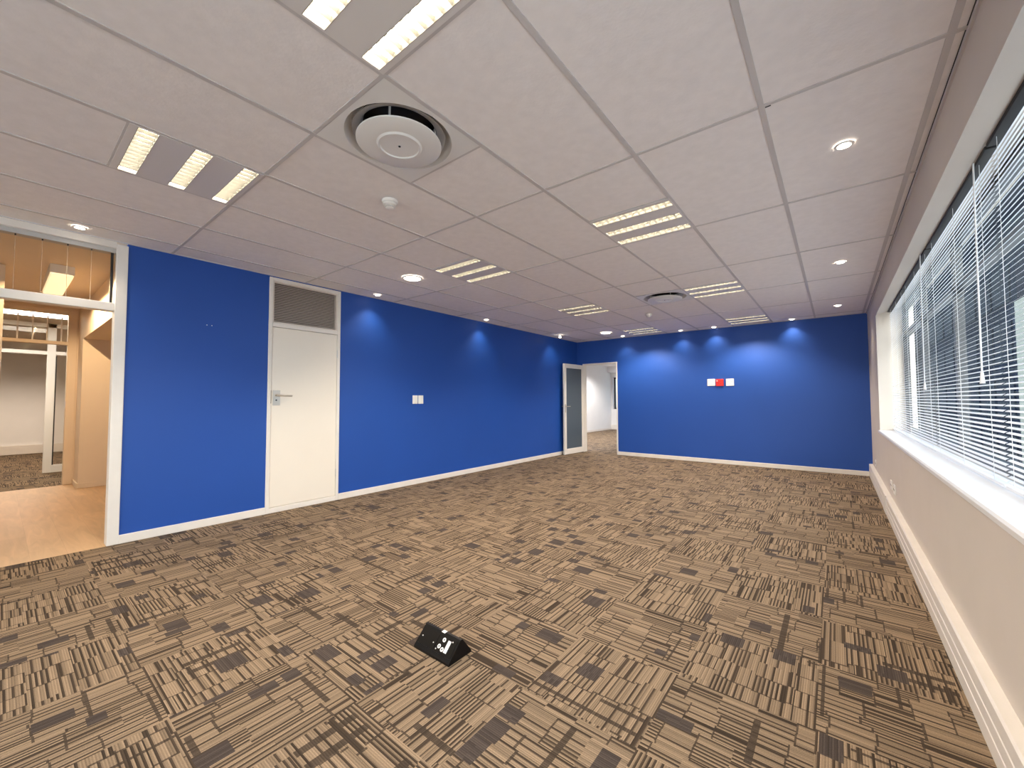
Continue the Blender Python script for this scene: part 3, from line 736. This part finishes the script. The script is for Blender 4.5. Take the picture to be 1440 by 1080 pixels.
# ------------------------------------------------------------------ venetian blinds
XS = .55; BZ0, BZ1 = .822, 2.255
def blind(y0, y1, label, wand_y, wand_side, cords):
    t = empty('venetian_blind', (XS, y0, BZ0), label, 'blind', 'venetian blinds in the long window')
    L = (XS, y0, BZ0)
    MB().box((XS-.020, y0+.006, BZ1), (XS+.020, y1-.006, BZ1+.030), .003).build('headrail', 'dark', t, L)
    s = MB(); pitch_ = .0225; tilt = R(36); n = int((BZ1-BZ0-.03)/pitch_)
    for i in range(n):
        z = BZ0+.022+i*pitch_
        pts = []
        jt = tilt+random.uniform(-.02, .02); jz = random.uniform(-.0008, .0008)
        for q in (-1, -.33, .33, 1):
            d = q*.0064; up = .0010*(1-q*q)
            pts.append((XS+d*math.cos(jt), z+jz+d*math.sin(jt)+up))
        for (xa, za), (xb, zb) in zip(pts[:-1], pts[1:]):
            s.quad((xa, y0+.008, za), (xa, y1-.008, za), (xb, y1-.008, zb), (xb, y0+.008, zb), smooth=True)
    s.build('slats', 'slat', t, L)
    MB().box((XS-.013, y0+.008, BZ0-.006), (XS+.013, y1-.008, BZ0+.008), .003).build('bottom_rail', 'slat', t, L)
    for c in cords:
        cd = MB()
        cd.tube([(XS-.0075, c, BZ0), (XS-.0075, c, BZ1)], .0010, 5)
        cd.build('ladder_cord', 'cord', t, L)
    if wand_y is not None:
        for wy, z1 in wand_y:
            wd = MB(); wd.tube([(XS-.030, wy, BZ1+.005), (XS-.034, wy, z1)], .0034, 7)
            wo_ = wd.build('wand', 'wand', t, L)
            MB().tube([(XS-.034, wy, z1+.005), (XS-.034, wy, z1-.045)], [.005, .009], 8).build('tassel', 'cord', wo_, L)
    return t
blind(5.46, 6.81, 'venetian blind at the far end of the long window', None, 0, (5.62, 6.1, 6.6))
blind(4.10, 5.455, 'second venetian blind from the far end of the window', [(4.24, 1.30)], 0, (4.22, 4.75, 5.3))
blind(2.60, 4.095, 'third venetian blind from the far end of the window', [(2.735, 1.30)], 0, (2.76, 3.3, 3.95))
blind(1.05, 2.595, 'venetian blind nearest the camera, cut by the right edge', None, 0, (1.3, 1.9, 2.5))

# ------------------------------------------------------------------ floor power box
bx = empty('floor_power_box', (-1.503, 1.358, 0), 'black wedge shaped power and data box lying on the carpet', 'power box')
# ridge runs along x; front face slopes towards the camera
hw_, hy0, hy1, hz = .121, -.075, .070, .083
b = MB(); n = len(b.v)
b.v += [(-hw_, hy0, 0), (hw_, hy0, 0), (hw_, hy1, 0), (-hw_, hy1, 0), (-hw_, hy0, .010), (hw_, hy0, .010), (-hw_, .0, hz), (hw_, .0, hz), (hw_, .012, hz), (-hw_, .012, hz), (hw_, hy1, .008), (-hw_, hy1, .008)]
for q in ((3, 2, 1, 0), (0, 1, 5, 4), (4, 5, 7, 6), (6, 7, 8, 9), (9, 8, 10, 11), (11, 10, 2, 3), (0, 4, 6, 9, 11, 3), (2, 10, 8, 7, 5, 1)): b.f.append(q); b.sm.append(False)
b.build('body', 'black', bx)
fa = Vector((0, 0-hy0, hz-.010)).normalized(); fn = Vector((0, -fa.z, fa.y)); fo = Vector((0, hy0, .010))
slope = math.hypot(-hy0, hz-.01)
def face_pt(x, s_, h=0): return tuple(fo+fa*s_+fn*h+Vector((x, 0, 0)))
def face_box(x0, x1, s0, s1, h0, h1):
    m_ = MB(); m_.v += [face_pt(x, s_, h) for h in (h0, h1) for x, s_ in ((x0, s0), (x1, s0), (x1, s1), (x0, s1))]
    for q in ((3, 2, 1, 0), (4, 5, 6, 7), (0, 1, 5, 4), (1, 2, 6, 5), (2, 3, 7, 6), (3, 0, 4, 7)): m_.f.append(q); m_.sm.append(False)
    return m_
def face_disc(x, s_, r, h, hole=0):
    m_ = MB(); k_ = 20
    n = len(m_.v)
    for hh in (0, h):
        for i in range(k_):
            a = 2*math.pi*i/k_; m_.v.append(face_pt(x+r*math.cos(a), s_+r*math.sin(a), hh))
    for i in range(k_): m_.f.append((i, (i+1) % k_, k_+(i+1) % k_, k_+i)); m_.sm.append(True)
    m_.f.append(tuple(range(k_, 2*k_))); m_.sm.append(False)
    return m_
pl = face_box(-.112, -.004, .018, slope-.012, 0, .0022).build('blank_plate', 'black2', bx)
p2 = face_box(.000, .112, .018, slope-.012, 0, .0022).build('socket_plate', 'black2', bx)
for x, s_ in ((.018, .045), (.042, .038), (.030, .076)):
    so = face_disc(x+.006, s_, .0095, .0036).build('socket', 'white', p2)
    face_disc(x+.006, s_, .0035, .0042).build('socket_hole', 'dark', so)
face_box(.062, .080, .030, .082, .002, .0045).build('rocker_switch', 'white', p2)
for x, s_ in ((.012, .030), (.088, .083)): face_disc(x, s_, .0028, .0034).build('screw', 'wplate', p2)
for x, s_ in ((-.098, .052), (-.018, .047)): face_disc(x, s_, .0028, .0034).build('screw', 'wplate', pl)
MB().box((-.002, -.006, hz-.002), (.020, .012, hz+.002), .001).build('label_tag', 'white', bx)

# ------------------------------------------------------------------ outside the windows
struct('ground_outside', MB().quad((-60, -60, -3.6), (-60, -3.7, -3.6), (.8, -3.7, -3.6), (.8, -60, -3.6)).quad((.8, -60, -3.6), (140, -60, -3.6), (140, 160, -3.6), (.8, 160, -3.6)), 'concrete', 'pale paving outside the window')
t = empty('dark_building', (7, 30, -3.6), 'dark office block outside, behind the middle two blinds', 'building')
L = (7, 30, -3.6)
MB().box((7, 30.5, -3.6), (16, 38, 9.0)).box((7, 38, -3.6), (18, 70, 15)).build('block', 'facade', t, L)
gz = MB()
for k_ in range(4):
    for q in range(12): gz.box((6.93, 31.3+q*3.2, -2.6+k_*2.9), (7.01, 34.0+q*3.2, -.7+k_*2.9))
gz.build('windows', 'fglass', t, L)
t = empty('pale_building', (9, 22, -3.6), 'pale building outside, glimpsed through the nearest blind', 'building')
L = (9, 22, -3.6)
MB().box((6.2, 26.0, -3.6), (7.6, 27.4, 5.4)).build('block', 'pale', t, L)
